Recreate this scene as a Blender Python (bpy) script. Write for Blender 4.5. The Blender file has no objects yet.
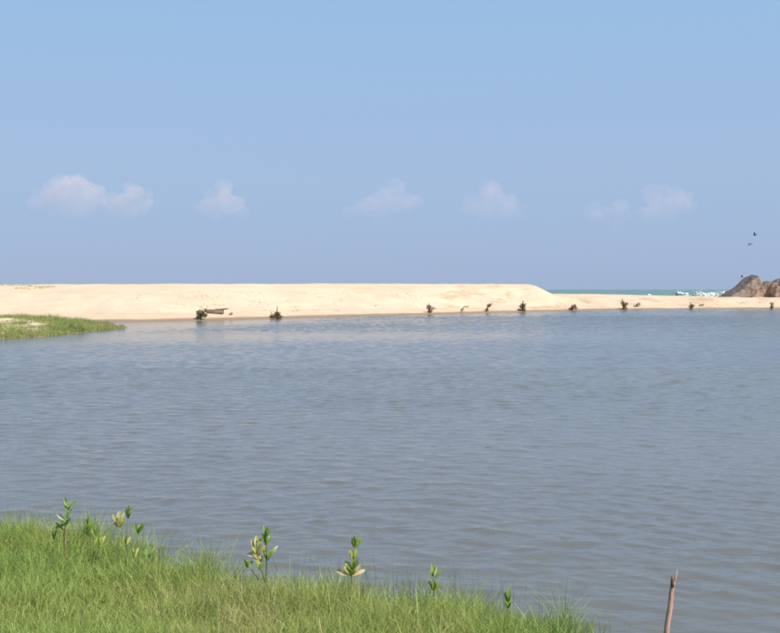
import bpy, bmesh, math, random
import numpy as np
from mathutils import Vector, Matrix, noise as mnoise

random.seed(11)
rng = np.random.default_rng(11)
scene = bpy.context.scene
COL = scene.collection
R = math.radians

# ------------------------------------------------------------------ camera
EYE = 2.5                                   # eye height above the lagoon, metres
FOC = 1071.0                                # focal length in photograph pixels (780 wide)
PITCH = math.atan(27.0 / FOC)
cd = bpy.data.cameras.new('camera')
cam = bpy.data.objects.new('camera', cd)
COL.objects.link(cam)
cd.sensor_fit = 'HORIZONTAL'
cd.sensor_width = 36.0
cd.lens = 36.0 * FOC / 780.0
cd.clip_start = 0.1
cd.clip_end = 60000.0
cam.location = (0, 0, EYE)
cam.rotation_euler = (math.pi / 2 - PITCH, 0, 0)
scene.camera = cam

# ------------------------------------------------------------------ sky, sun, exposure
SUN_AZ = R(126.0)                           # clockwise from +Y: behind the camera, to the right
SUN_EL = R(48.0)
SKY_STRENGTH = 0.085
EXPOSURE = 0.5
HAZE_GAIN = 1.0 / (SKY_STRENGTH * 2 ** EXPOSURE)      # haze radiance in the sky texture's own units
world = bpy.data.worlds.new('World')
scene.world = world
world.use_nodes = True
wn = world.node_tree
wn.nodes.clear()
w_out = wn.nodes.new('ShaderNodeOutputWorld')
w_bg = wn.nodes.new('ShaderNodeBackground')
w_sky = wn.nodes.new('ShaderNodeTexSky')
w_sky.sky_type = 'NISHITA'
w_sky.sun_disc = False
w_sky.sun_elevation = SUN_EL
w_sky.sun_rotation = SUN_AZ
w_sky.altitude = 0.0
w_sky.air_density = 1.0
w_sky.dust_density = 0.3
w_sky.ozone_density = 3.0
w_bg.inputs['Strength'].default_value = SKY_STRENGTH
# tropical marine haze: one smooth veil all round the horizon that thins towards the zenith
w_tc = wn.nodes.new('ShaderNodeTexCoord')
w_sep = wn.nodes.new('ShaderNodeSeparateXYZ')
w_ramp = wn.nodes.new('ShaderNodeValToRGB')
w_fac = wn.nodes.new('ShaderNodeMapRange')
w_mix = wn.nodes.new('ShaderNodeMix'); w_mix.data_type = 'RGBA'
wn.links.new(w_tc.outputs['Generated'], w_sep.inputs['Vector'])
wn.links.new(w_sep.outputs['Z'], w_ramp.inputs['Fac'])
wn.links.new(w_sep.outputs['Z'], w_fac.inputs['Value'])
for k, v in (('From Min', 0.2), ('From Max', 0.9), ('To Min', 0.92), ('To Max', 0.35)): w_fac.inputs[k].default_value = v
HAZE = [(0.0, (0.325, 0.435, 0.650)), (0.10, (0.370, 0.500, 0.725)), (0.26, (0.335, 0.535, 0.800)), (1.0, (0.20, 0.38, 0.68))]
el_ = w_ramp.color_ramp.elements
while len(el_) < len(HAZE): el_.new(0.5)
for e_, (p_, c_) in zip(el_, HAZE):
    e_.position = p_
    e_.color = (c_[0], c_[1], c_[2], 1)
w_gain = wn.nodes.new('ShaderNodeVectorMath'); w_gain.operation = 'SCALE'
w_gain.inputs['Scale'].default_value = HAZE_GAIN
wn.links.new(w_ramp.outputs['Color'], w_gain.inputs[0])
wn.links.new(w_fac.outputs['Result'], w_mix.inputs[0])
wn.links.new(w_sky.outputs['Color'], w_mix.inputs[6])
wn.links.new(w_gain.outputs['Vector'], w_mix.inputs[7])
wn.links.new(w_mix.outputs[2], w_bg.inputs['Color'])
wn.links.new(w_bg.outputs['Background'], w_out.inputs['Surface'])

sd = bpy.data.lights.new('sun', 'SUN')
sd.energy = 4.6
sd.angle = R(0.53)
sd.color = (1.0, 0.93, 0.84)
sun = bpy.data.objects.new('sun', sd)
COL.objects.link(sun)
sdir = Vector((math.sin(SUN_AZ) * math.cos(SUN_EL), math.cos(SUN_AZ) * math.cos(SUN_EL), math.sin(SUN_EL)))
sun.rotation_euler = sdir.to_track_quat('Z', 'Y').to_euler()
sun.location = (0, 0, 60)

vs = scene.view_settings
vs.view_transform = 'Standard'
vs.look = 'None'
vs.gamma = 1.0
vs.use_curve_mapping = False
vs.exposure = EXPOSURE
scene.render.engine = 'CYCLES'
scene.cycles.use_denoising = True
scene.cycles.volume_bounces = 1
scene.cycles.filter_width = 1.9

# ------------------------------------------------------------------ helpers
def pix(px, py, dist):
    """world point seen at photograph pixel (px, py), at ground distance dist along +Y"""
    a = (px - 390.0) / FOC
    b = (316.5 - py) / FOC
    c, s = math.cos(PITCH), math.sin(PITCH)
    d = Vector((a, c + b * s, b * c - s))
    k = dist / d.y
    return Vector((d.x * k, dist, EYE + d.z * k))

def tag(o, label=None, cat=None, group=None, kind=None):
    if label: o['label'] = label
    if cat: o['category'] = cat
    if group: o['group'] = group
    if kind: o['kind'] = kind
    return o

def link(name, me, mat=None, parent=None, loc=None):
    o = bpy.data.objects.new(name, me)
    COL.objects.link(o)
    if mat is not None: me.materials.append(mat)
    if parent is not None: o.parent = parent
    if loc is not None: o.location = loc
    return o

def empty(name, loc):
    o = bpy.data.objects.new(name, None)
    o.empty_display_size = 0.1
    o.location = loc
    COL.objects.link(o)
    return o

def np_mesh(name, co, faces, smooth=True):
    """faces: (n,k) int array, all of one size"""
    me = bpy.data.meshes.new(name)
    co = np.asarray(co, dtype=np.float32)
    faces = np.asarray(faces, dtype=np.int32)
    n, k = faces.shape
    me.vertices.add(len(co))
    me.vertices.foreach_set('co', co.ravel())
    me.loops.add(n * k)
    me.loops.foreach_set('vertex_index', faces.ravel())
    me.polygons.add(n)
    me.polygons.foreach_set('loop_start', np.arange(0, n * k, k, dtype=np.int32))
    me.update(calc_edges=True)
    me.polygons.foreach_set('use_smooth', np.full(n, smooth))
    me.update()
    return me

def grid_mesh(name, xs, ys, zf):
    X, Y = np.meshgrid(xs, ys)
    Z = zf(X, Y)
    nx, ny = len(xs), len(ys)
    idx = np.arange(nx * ny).reshape(ny, nx)
    f = np.stack([idx[:-1, :-1], idx[:-1, 1:], idx[1:, 1:], idx[1:, :-1]], -1).reshape(-1, 4)
    return np_mesh(name, np.stack([X, Y, Z], -1).reshape(-1, 3), f)

def sstep(a, b, x):
    t = np.clip((x - a) / (b - a), 0, 1)
    return t * t * (3 - 2 * t)

_perm = np.random.default_rng(3).random((256, 256))
def vnoise(x, y):
    x = np.asarray(x, float); y = np.asarray(y, float)
    xi = np.floor(x).astype(int); yi = np.floor(y).astype(int)
    fx = x - xi; fy = y - yi
    fx = fx * fx * (3 - 2 * fx); fy = fy * fy * (3 - 2 * fy)
    g = lambda i, j: _perm[(xi + i) & 255, (yi + j) & 255]
    return (g(0, 0) * (1 - fx) + g(1, 0) * fx) * (1 - fy) + (g(0, 1) * (1 - fx) + g(1, 1) * fx) * fy - 0.5
def fbm(x, y, o=4):
    s = 0; a = 1.0
    for k in range(o):
        s = s + a * vnoise(x * 2 ** k + 17.3 * k, y * 2 ** k + 5.1 * k); a *= 0.5
    return s

# ------------------------------------------------------------------ materials
def new_mat(name):
    m = bpy.data.materials.new(name)
    m.use_nodes = True
    nt = m.node_tree
    b = nt.nodes['Principled BSDF']
    return m, nt, b

def nd(nt, typ, **kw):
    n = nt.nodes.new(typ)
    for k, v in kw.items(): setattr(n, k, v)
    return n

def noise_node(nt, vec, scale, detail=4.0, rough=0.55):
    n = nd(nt, 'ShaderNodeTexNoise')
    n.inputs['Scale'].default_value = scale
    n.inputs['Detail'].default_value = detail
    n.inputs['Roughness'].default_value = rough
    if vec is not None: nt.links.new(vec, n.inputs['Vector'])
    return n

def ramp(nt, fac, stops):
    r = nd(nt, 'ShaderNodeValToRGB')
    e = r.color_ramp.elements
    while len(e) < len(stops): e.new(0.5)
    for i, (p, c) in enumerate(stops):
        e[i].position = p
        e[i].color = (c[0], c[1], c[2], 1)
    nt.links.new(fac, r.inputs['Fac'])
    return r

def mapping(nt, scale=(1, 1, 1), rot=(0, 0, 0), coord='Object'):
    tc = nd(nt, 'ShaderNodeTexCoord')
    mp = nd(nt, 'ShaderNodeMapping')
    mp.inputs['Scale'].default_value = scale
    mp.inputs['Rotation'].default_value = rot
    nt.links.new(tc.outputs[coord], mp.inputs['Vector'])
    return mp.outputs['Vector']

def mix_rgb(nt, fac, a, b):
    m = nd(nt, 'ShaderNodeMix', data_type='RGBA')
    for s, v in ((m.inputs[0], fac), (m.inputs[6], a), (m.inputs[7], b)):
        if hasattr(v, 'links'): nt.links.new(v, s)
        elif isinstance(v, (int, float)): s.default_value = v
        else: s.default_value = (v[0], v[1], v[2], 1)
    return m.outputs[2]

def math_node(nt, op, a, b=None, c=None, clamp=False):
    m = nd(nt, 'ShaderNodeMath', operation=op, use_clamp=clamp)
    for i, v in enumerate((a, b, c)):
        if v is None: continue
        if hasattr(v, 'links'): nt.links.new(v, m.inputs[i])
        else: m.inputs[i].default_value = v
    return m.outputs[0]

def map_range(nt, v, a, b, c=0.0, d=1.0, smooth=True):
    m = nd(nt, 'ShaderNodeMapRange', interpolation_type='SMOOTHSTEP' if smooth else 'LINEAR')
    nt.links.new(v, m.inputs['Value'])
    for k, x in zip(('From Min', 'From Max', 'To Min', 'To Max'), (a, b, c, d)): m.inputs[k].default_value = x
    return m.outputs['Result']

def bump(nt, h, strength, dist, bsdf):
    b = nd(nt, 'ShaderNodeBump')
    b.inputs['Strength'].default_value = strength
    b.inputs['Distance'].default_value = dist
    nt.links.new(h, b.inputs['Height'])
    nt.links.new(b.outputs['Normal'], bsdf.inputs['Normal'])
    return b

def sand_material():
    m, nt, b = new_mat('sand')
    v = mapping(nt)
    big = noise_node(nt, v, 0.12, 5, 0.6)
    fine = noise_node(nt, v, 3.0, 6, 0.65)
    c1 = ramp(nt, big.outputs['Fac'], [(0.3, (0.54, 0.42, 0.29)), (0.55, (0.585, 0.462, 0.33)), (0.75, (0.625, 0.50, 0.365))])
    c2 = ramp(nt, fine.outputs['Fac'], [(0.25, (0.43, 0.31, 0.20)), (0.5, (0.585, 0.462, 0.33)), (0.8, (0.625, 0.50, 0.365))])
    dry = mix_rgb(nt, 0.4, c1.outputs['Color'], c2.outputs['Color'])
    geo = nd(nt, 'ShaderNodeNewGeometry')
    sep = nd(nt, 'ShaderNodeSeparateXYZ')
    nt.links.new(geo.outputs['Position'], sep.inputs['Vector'])
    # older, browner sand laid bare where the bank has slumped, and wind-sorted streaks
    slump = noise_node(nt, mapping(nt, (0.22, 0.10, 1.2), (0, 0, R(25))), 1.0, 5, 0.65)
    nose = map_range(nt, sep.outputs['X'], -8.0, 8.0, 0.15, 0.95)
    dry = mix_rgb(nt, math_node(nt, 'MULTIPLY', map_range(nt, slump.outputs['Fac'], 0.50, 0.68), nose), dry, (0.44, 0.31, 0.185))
    streak = noise_node(nt, mapping(nt, (0.05, 0.5, 2.5)), 1.0, 4, 0.6)
    dry = mix_rgb(nt, map_range(nt, streak.outputs['Fac'], 0.5, 0.75, 0.0, 0.55), dry, (0.49, 0.375, 0.255))
    wob = noise_node(nt, v, 0.35, 3)
    z = math_node(nt, 'ADD', sep.outputs['Z'], math_node(nt, 'MULTIPLY', math_node(nt, 'SUBTRACT', wob.outputs['Fac'], 0.5), 0.14))
    wet = map_range(nt, z, 0.10, 0.24, 1.0, 0.0)
    damp = map_range(nt, z, 0.2, 0.7, 0.25, 0.0)
    d2 = mix_rgb(nt, damp, dry, (0.42, 0.30, 0.17))
    col = mix_rgb(nt, wet, d2, (0.27, 0.185, 0.105))
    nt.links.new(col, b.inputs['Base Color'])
    rgh = map_range(nt, wet, 0, 1, 0.95, 0.45)
    nt.links.new(rgh, b.inputs['Roughness'])
    b.inputs['Specular IOR Level'].default_value = 0.25
    h1 = noise_node(nt, v, 1.3, 5, 0.6)
    h2 = noise_node(nt, v, 9.0, 3, 0.6)
    hh = math_node(nt, 'ADD', h1.outputs['Fac'], math_node(nt, 'MULTIPLY', h2.outputs['Fac'], 0.15))
    bump(nt, hh, 0.6, 0.12, b)
    return m

def soil_material():
    m, nt, b = new_mat('bank_soil')
    v = mapping(nt)
    n = noise_node(nt, v, 4.0, 6, 0.65)
    r = ramp(nt, n.outputs['Fac'], [(0.3, (0.045, 0.05, 0.02)), (0.55, (0.075, 0.085, 0.03)), (0.8, (0.12, 0.10, 0.05))])
    nt.links.new(r.outputs['Color'], b.inputs['Base Color'])
    b.inputs['Roughness'].default_value = 0.95
    bump(nt, n.outputs['Fac'], 0.8, 0.05, b)
    return m

def lagoon_material():
    m, nt, b = new_mat('lagoon_water')
    b.inputs['IOR'].default_value = 1.333
    b.inputs['Roughness'].default_value = 0.10
    vb = mapping(nt, (0.02, 0.045, 1))
    murk = noise_node(nt, vb, 1.0, 4)
    c = ramp(nt, murk.outputs['Fac'], [(0.35, (0.108, 0.110, 0.101)), (0.65, (0.135, 0.135, 0.123))])
    nt.links.new(c.outputs['Color'], b.inputs['Base Color'])
    # capillary ripples; the waves themselves are modelled
    n2 = noise_node(nt, mapping(nt, (1.0, 1.9, 1), (0, 0, R(-12))), 3.2, 3.0, 0.5)
    n3 = noise_node(nt, mapping(nt, (1.0, 1.5, 1), (0, 0, R(14))), 11.0, 2.0, 0.5)
    h = math_node(nt, 'ADD', n2.outputs['Fac'], math_node(nt, 'MULTIPLY', n3.outputs['Fac'], 0.06))
    # far out the waves are too small for the sheet, so the ripple relief takes over
    geo = nd(nt, 'ShaderNodeNewGeometry')
    sep = nd(nt, 'ShaderNodeSeparateXYZ')
    nt.links.new(geo.outputs['Position'], sep.inputs['Vector'])
    n1 = noise_node(nt, mapping(nt, (1.0, 1.5, 1), (0, 0, R(5))), 1.5, 2.0, 0.5)
    far = map_range(nt, sep.outputs['Y'], 42.0, 85.0, 0.0, 6.5)
    lee = map_range(nt, math_node(nt, 'SUBTRACT', sep.outputs['X'], math_node(nt, 'MULTIPLY', sep.outputs['Y'], 0.25)), -32.5, -26.0, 0.1, 1.0)
    h = math_node(nt, 'ADD', h, math_node(nt, 'MULTIPLY', n1.outputs['Fac'], math_node(nt, 'MULTIPLY', far, lee)))
    bump(nt, h, 1.0, 0.022, b)
    return m

def sea_material():
    m, nt, b = new_mat('sea_water')
    b.inputs['IOR'].default_value = 1.333
    b.inputs['Roughness'].default_value = 0.35
    n = noise_node(nt, mapping(nt, (0.006, 0.03, 1)), 1.0, 4)
    c = ramp(nt, n.outputs['Fac'], [(0.35, (0.095, 0.175, 0.175)), (0.65, (0.14, 0.235, 0.21))])
    nt.links.new(c.outputs['Color'], b.inputs['Base Color'])
    h = noise_node(nt, mapping(nt, (0.25, 0.7, 1)), 0.4, 4, 0.55)
    bump(nt, h.outputs['Fac'], 1.0, 2.5, b)
    return m

def leafy_material(name, col=None, attr=False, trans=0.4, rough=0.5):
    m, nt, b = new_mat(name)
    out = nt.nodes['Material Output']
    if attr:
        a = nd(nt, 'ShaderNodeAttribute', attribute_name='tint')
        src = a.outputs['Color']
    else:
        v = mapping(nt)
        n = noise_node(nt, v, 30.0, 3)
        src = ramp(nt, n.outputs['Fac'], [(0.3, [x * 0.8 for x in col]), (0.7, [min(1, x * 1.15) for x in col])]).outputs['Color']
    nt.links.new(src, b.inputs['Base Color'])
    b.inputs['Roughness'].default_value = rough
    b.inputs['Specular IOR Level'].default_value = 0.35
    t = nd(nt, 'ShaderNodeBsdfTranslucent')
    nt.links.new(src, t.inputs['Color'])
    mx = nd(nt, 'ShaderNodeMixShader')
    mx.inputs[0].default_value = trans
    nt.links.new(b.outputs[0], mx.inputs[1])
    nt.links.new(t.outputs[0], mx.inputs[2])
    nt.links.new(mx.outputs[0], out.inputs['Surface'])
    return m

def plain_material(name, c1, c2, scale=8.0, rough=0.85, bmp=0.3, stretch=(1, 1, 1), bdist=0.02):
    m, nt, b = new_mat(name)
    n = noise_node(nt, mapping(nt, stretch), scale, 5, 0.6)
    r = ramp(nt, n.outputs['Fac'], [(0.32, c1), (0.68, c2)])
    nt.links.new(r.outputs['Color'], b.inputs['Base Color'])
    b.inputs['Roughness'].default_value = rough
    b.inputs['Specular IOR Level'].default_value = 0.3
    bump(nt, n.outputs['Fac'], bmp, bdist, b)
    return m

def rock_material(name, c1, c2, stain):
    m, nt, b = new_mat(name)
    v = mapping(nt)
    n = noise_node(nt, v, 0.9, 7, 0.65)
    st = noise_node(nt, mapping(nt, (2.2, 2.2, 0.35)), 0.8, 4, 0.6)
    base = ramp(nt, n.outputs['Fac'], [(0.3, c1), (0.7, c2)]).outputs['Color']
    base = mix_rgb(nt, map_range(nt, st.outputs['Fac'], 0.5, 0.72, 0.0, 0.55), base, stain)
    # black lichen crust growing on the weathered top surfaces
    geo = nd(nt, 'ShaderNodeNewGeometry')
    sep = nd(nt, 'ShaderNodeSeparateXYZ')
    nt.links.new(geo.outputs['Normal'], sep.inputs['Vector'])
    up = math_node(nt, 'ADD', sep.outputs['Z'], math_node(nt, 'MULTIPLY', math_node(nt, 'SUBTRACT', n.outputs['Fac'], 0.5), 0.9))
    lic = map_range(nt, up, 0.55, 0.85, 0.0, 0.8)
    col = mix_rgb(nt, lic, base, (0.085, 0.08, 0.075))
    nt.links.new(col, b.inputs['Base Color'])
    b.inputs['Roughness'].default_value = 0.9
    bump(nt, n.outputs['Fac'], 0.8, 0.25, b)
    return m

def foam_material():
    m, nt, b = new_mat('sea_foam')
    n = noise_node(nt, mapping(nt), 1.6, 5, 0.65)
    r = ramp(nt, n.outputs['Fac'], [(0.3, (0.64, 0.71, 0.72)), (0.55, (0.80, 0.82, 0.82))])
    nt.links.new(r.outputs['Color'], b.inputs['Base Color'])
    b.inputs['Roughness'].default_value = 0.8
    bump(nt, n.outputs['Fac'], 0.8, 0.3, b)
    return m

def cloud_material(name, dens):
    m = bpy.data.materials.new(name)
    m.use_nodes = True
    nt = m.node_tree
    nt.nodes.clear()
    out = nd(nt, 'ShaderNodeOutputMaterial')
    pv = nd(nt, 'ShaderNodeVolumePrincipled')
    pv.inputs['Color'].default_value = (1.0, 0.84, 0.86, 1)
    pv.inputs['Anisotropy'].default_value = 0.0
    v = mapping(nt, (1, 1, 1))
    n = noise_node(nt, v, 0.0085, 6, 0.65)
    d = map_range(nt, n.outputs['Fac'], 0.34, 0.66, 0.15 * dens, 2.0 * dens)
    # the cloud base dissolves into the haze
    sep = nd(nt, 'ShaderNodeSeparateXYZ')
    nt.links.new(v, sep.inputs['Vector'])
    d = math_node(nt, 'MULTIPLY', d, map_range(nt, sep.outputs['Z'], -190.0, 60.0, 0.12, 1.4))
    nt.links.new(d, pv.inputs['Density'])
    nt.links.new(pv.outputs[0], out.inputs['Volume'])
    return m

M_SAND = sand_material()
M_SOIL = soil_material()
M_LAG = lagoon_material()
M_SEA = sea_material()
M_GRASS = leafy_material('grass_blade', attr=True, trans=0.4, rough=0.5)
M_FOAM = foam_material()

# ------------------------------------------------------------------ terrain
SHX = np.array([-300, -60, -36, -24, -20, -15.3, -7.9, 1, 12, 25, 38.8, 50, 80, 300.])
SHY = np.array([78, 78, 79, 80.5, 82, 86, 94, 103, 115.5, 129, 134.5, 137.5, 142, 150.])
def shore(X): return np.interp(X, SHX, SHY) + 0.5 * vnoise(X * 0.23, X * 0 + 3.3)

SPIT = [(-17.1, 67.9), (-17.6, 65.0), (-18.0, 62.4), (-18.2, 57.4), (-19.5, 54.2), (-26, 51), (-60, 46), (-60, 84), (-26, 83), (-20.8, 78), (-18.2, 71.5)]
def poly_sd(X, Y, P):
    """signed distance to polygon P, positive inside"""
    X = np.asarray(X, float); Y = np.asarray(Y, float)
    d = np.full(X.shape, 1e9); ins = np.zeros(X.shape, bool)
    n = len(P)
    for i in range(n):
        x0, y0 = P[i]; x1, y1 = P[(i + 1) % n]
        ex, ey = x1 - x0, y1 - y0
        t = np.clip(((X - x0) * ex + (Y - y0) * ey) / (ex * ex + ey * ey), 0, 1)
        d = np.minimum(d, np.hypot(X - x0 - t * ex, Y - y0 - t * ey))
        c = (y0 <= Y) != (y1 <= Y)
        with np.errstate(divide='ignore', invalid='ignore'):
            ins ^= c & (X < (x1 - x0) * (Y - y0) / (y1 - y0 + 1e-12) + x0)
    return np.where(ins, d, -d)

def sand_h(X, Y):
    s = Y - shore(X)
    # foreshore
    fore = np.where(s < 0, 0.14 * s, 0.055 * s)
    fore = np.maximum(fore, -1.6)
    crest = 3.06 + 0.0045 * np.clip(X + 20, -30, 60) + 0.06 * vnoise(X * 0.06, X * 0 + 1.7)
    dune_w = sstep(22.6, 18.2, X + 0.05 * (Y - 140) + 0.8 * vnoise(X * 0.2, Y * 0.2))
    berm_c = np.interp(X, [15, 24, 40, 54, 80], [1.95, 1.86, 1.58, 1.32, 1.25])
    wob = 2.2 * vnoise(X * 0.11 + 9, X * 0 + 7.7)
    scarp = sstep(-9, 14, X)                                     # the dune front steepens to the right
    up_d = np.where(s > 0, sstep(0.5 + wob * 0.4, 27 - 7 * scarp + wob, s), 0)
    back_d = sstep(95, 62, s)
    up_b = sstep(0, 24, s)
    back_b = sstep(52, 28, s)
    dune = crest * up_d * back_d
    berm = berm_c * up_b * back_b
    z = np.maximum(fore * (s < 6), 0) * 0.0 + np.where(s < 0, fore, 0)
    land = dune * dune_w + berm * (1 - dune_w)
    toe = np.clip(s, 0, 5) * 0.11
    z = z + np.where(s > 0, np.maximum(land, toe * sstep(50, 30, s)), 0)
    z = z - 3.0 * sstep(60, 110, s) * (1 - dune_w) - 3.0 * sstep(90, 130, s) * dune_w - 1.0 * sstep(40, 60, s) * (1 - dune_w)
    # hummocks, tracks and slumps
    hum = 0.34 * fbm(X * 0.35, Y * 0.25, 4) + 0.10 * fbm(X * 1.1, Y * 0.9, 2) + 1.1 * scarp * sstep(22, 10, s) * (np.abs(vnoise(X * 0.33 + 0.5 * vnoise(X, Y), Y * 0.12)) - 0.16)
    z = z + hum * sstep(1.5, 8, s) * sstep(80, 40, s) * (0.35 + 0.65 * sstep(24, 14, s))
    # eroded hollow in the dune nose
    z = z - 0.5 * np.exp(-((X - 14) / 4.5) ** 2 - ((s - 12) / 3.5) ** 2)
    # grassy spit
    sd_ = poly_sd(X, Y, SPIT)
    sp = 0.42 * sstep(-0.3, 5, sd_) + 0.06 * fbm(X * 0.6, Y * 0.6, 3) * sstep(0, 2, sd_)
    sp = sp + 0.30 * np.exp(-((X + 24.2) / 1.3) ** 2 - ((Y - 67.6) / 1.6) ** 2) + 0.10 * np.exp(-((X + 21.6) / 0.5) ** 2 - ((Y - 65.3) / 1.0) ** 2)
    z = np.where(sd_ > -0.3, np.maximum(z, sp), z)
    return z

ax = np.concatenate([[-420, -300, -220, -160, -120, -95, -80], np.arange(-70, 85, 0.55), [90, 100, 120, 160, 220, 300, 420]])
ay = np.concatenate([[20, 26, 32, 38, 43], np.arange(46, 185, 0.5), [190, 200, 215, 235, 260]])
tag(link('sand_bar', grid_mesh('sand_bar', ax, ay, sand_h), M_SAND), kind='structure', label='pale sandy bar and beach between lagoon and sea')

EDX = np.array([-40, -12, -6, -3.5, -2.6, -1.76, -1.4, -0.9, -0.43, 0.1, 0.6, 0.9, 1.2, 1.45, 1.8, 2.6, 4, 9, 40])
EDY = np.array([13, 11.3, 10.15, 9.7, 9.5, 8.6, 8.25, 8.0, 7.85, 7.75, 7.5, 7.2, 6.8, 6.1, 5.4, 4.0, 2.5, 0.0, -8])
def bank_d(X, Y): return np.interp(X, EDX, EDY) - Y
def bank_h(X, Y):
    d = bank_d(X, Y)
    z = np.where(d > 0, 0.16 + 0.12 * d, 0.16 + 0.75 * d)
    z = np.clip(z, -1.2, 0.95)
    return z + 0.05 * fbm(X * 1.3, Y * 1.3, 3)
bx = np.concatenate([[-40, -30, -22, -16, -12, -9], np.arange(-7.5, 4.5, 0.1), [5, 6, 8, 11, 15, 22, 30, 40]])
by = np.concatenate([[-20, -12, -7, -4, -2, 0], np.arange(1.0, 12.0, 0.1), [12.5, 13.5, 15, 20]])
tag(link('bank_ground', grid_mesh('bank_ground', bx, by, bank_h), M_SOIL), kind='structure', label='low soil bank under the near grass')

# ------------------------------------------------------------------ water
def gust(X, Y):
    g = 0.75 + 0.75 * fbm(X * 0.035 + 3, Y * 0.06 + 8, 3)                      # wind patches
    calm = np.exp(-((Y - 58 - 0.12 * X) / 10) ** 2) * sstep(24, -2, X) * 0.85    # lee of the grassy spit
    calm = np.maximum(calm, 0.8 * sstep(-9, -15, X - 0.25 * (Y - 70)) * sstep(48, 60, Y))
    return np.clip(g * (1 - calm), 0.06, 1.3)
WAVES = []
wr = np.random.default_rng(5)
for k in range(84):
    lam = 0.14 * (0.68 / 0.14) ** wr.random()
    th = wr.normal(0.10, 0.52)
    WAVES.append((lam, th, wr.uniform(0, 2 * math.pi), 0.0265 * (1.0 if lam < 0.8 else (0.8 / lam)) * (1.0 if lam > 0.2 else (lam / 0.2))))
def wave_h(X, Y, cx, cy):
    z = np.zeros(X.shape)
    Xw = X + 0.5 * fbm(X * 0.22, Y * 0.22 + 40, 2); Yw = Y + 0.6 * fbm(X * 0.2 + 30, Y * 0.2, 2)
    for lam, th, ph, sl in WAVES:
        kx, ky = math.sin(th), math.cos(th)
        res = lam / max(cx * abs(kx), cy * abs(ky))
        w = np.clip((res - 2.5) / 2.5, 0, 1)
        if w <= 0: continue
        p = (kx * Xw + ky * Yw) * (2 * math.pi / lam) + ph
        z += w * sl * lam / (2 * math.pi) * (np.sin(p) + 0.12 * np.cos(2 * p))
    return z * gust(X, Y)
def lagoon_mesh():
    cos, fcs, off = [], [], 0
    def patch(x0, x1, nx, y0, y1, ny, wavy=True):
        nonlocal off
        xs = np.linspace(x0, x1, nx); ys = np.linspace(y0, y1, ny)
        Xp, Yp = np.meshgrid(xs, ys)
        Zp = wave_h(Xp, Yp, xs[1] - xs[0], ys[1] - ys[0]) if wavy else Xp * 0 - 0.004
        idx = np.arange(nx * ny).reshape(ny, nx) + off
        off += nx * ny
        cos.append(np.stack([Xp, Yp, Zp], -1).reshape(-1, 3))
        fcs.append(np.stack([idx[:-1, :-1], idx[:-1, 1:], idx[1:, 1:], idx[1:, :-1]], -1).reshape(-1, 4))
    patch(-9, 11, 480, 4, 17, 420)
    patch(-18, 20, 500, 17, 34, 380)
    patch(-34, 36, 540, 34, 66, 400)
    patch(-46, 52, 600, 66, 100, 380)
    patch(-70, 75, 480, 100, 140, 300)
    for a in ((-420, -9, 4, 17), (11, 420, 4, 17), (-420, -18, 17, 34), (20, 420, 17, 34), (-420, -34, 34, 66), (36, 420, 34, 66),
              (-420, -46, 66, 100), (52, 420, 66, 100), (-420, -70, 100, 140), (75, 420, 100, 140), (-420, 420, -40, 4), (-420, 420, 140, 160)):
        patch(a[0], a[1], 8, a[2], a[3], 4, False)
    return np_mesh('lagoon_water', np.concatenate(cos), np.concatenate(fcs))
lw = lagoon_mesh()
tag(link('lagoon_water', lw, M_LAG), kind='structure', label='rippled grey blue lagoon water')
sx = np.concatenate([[-26000, -9000, -3000, -1200, -600], np.linspace(-400, 400, 161), [600, 1200, 3000, 9000, 26000]])
sy = np.concatenate([np.arange(160, 420, 2.0), np.arange(420, 900, 8), [1000, 1300, 1800, 2600, 4000, 7000, 12000, 20000, 32000]])
def sea_h(X, Y):
    sw = 0.35 * np.sin((Y + 0.06 * X + 5 * vnoise(X * 0.02, Y * 0.02)) * 2 * math.pi / 26.0) * sstep(160, 185, Y) * sstep(900, 500, Y)
    return sw * (0.6 + 0.8 * (vnoise(X * 0.02, Y * 0.05) + 0.5)) - 0.05
tag(link('sea_water', grid_mesh('sea_water', sx, sy, sea_h), M_SEA), kind='structure', label='teal sea water reaching to the horizon')

# ------------------------------------------------------------------ grass
def blades(name, pos, height, width, tint, lean, mat, label, segs=2, heading=None):
    n = len(pos)
    ang = rng.uniform(0, 2 * math.pi, n) if heading is None else heading
    face = rng.uniform(0, 2 * math.pi, n)
    lx, ly = np.cos(ang) * lean, np.sin(ang) * lean
    wx, wy = np.cos(face), np.sin(face)
    rows = []
    for k in range(segs + 1):
        t = k / segs
        c = np.stack([pos[:, 0] + lx * height * t ** 1.8, pos[:, 1] + ly * height * t ** 1.8, pos[:, 2] + height * t * (1 - 0.25 * lean * t)], -1)
        if k == segs:
            rows.append(c)
        else:
            w = width * (1 - 0.45 * t)
            o = np.stack([wx * w / 2, wy * w / 2, w * 0], -1)
            rows.append(c - o); rows.append(c + o)
    co = np.stack(rows, 1).reshape(-1, 3)
    vpb = 2 * segs + 1
    base = (np.arange(n) * vpb)[:, None]
    tri = []
    for k in range(segs - 1):
        a = 2 * k
        tri += [[a, a + 1, a + 3], [a, a + 3, a + 2]]
    a = 2 * (segs - 1)
    tri += [[a, a + 1, a + 2]]
    f = (base[:, :, None] + np.array(tri)[None]).reshape(-1, 3)
    me = np_mesh(name, co, f, smooth=True)
    at = me.attributes.new('tint', 'FLOAT_COLOR', 'POINT')
    tc = np.ones((n * vpb, 4), np.float32)
    tc[:, :3] = np.repeat(tint, vpb, axis=0)
    at.data.foreach_set('color', tc.ravel())
    o = link(name, me, mat)
    return tag(o, label, 'grass', kind='stuff')

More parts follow.
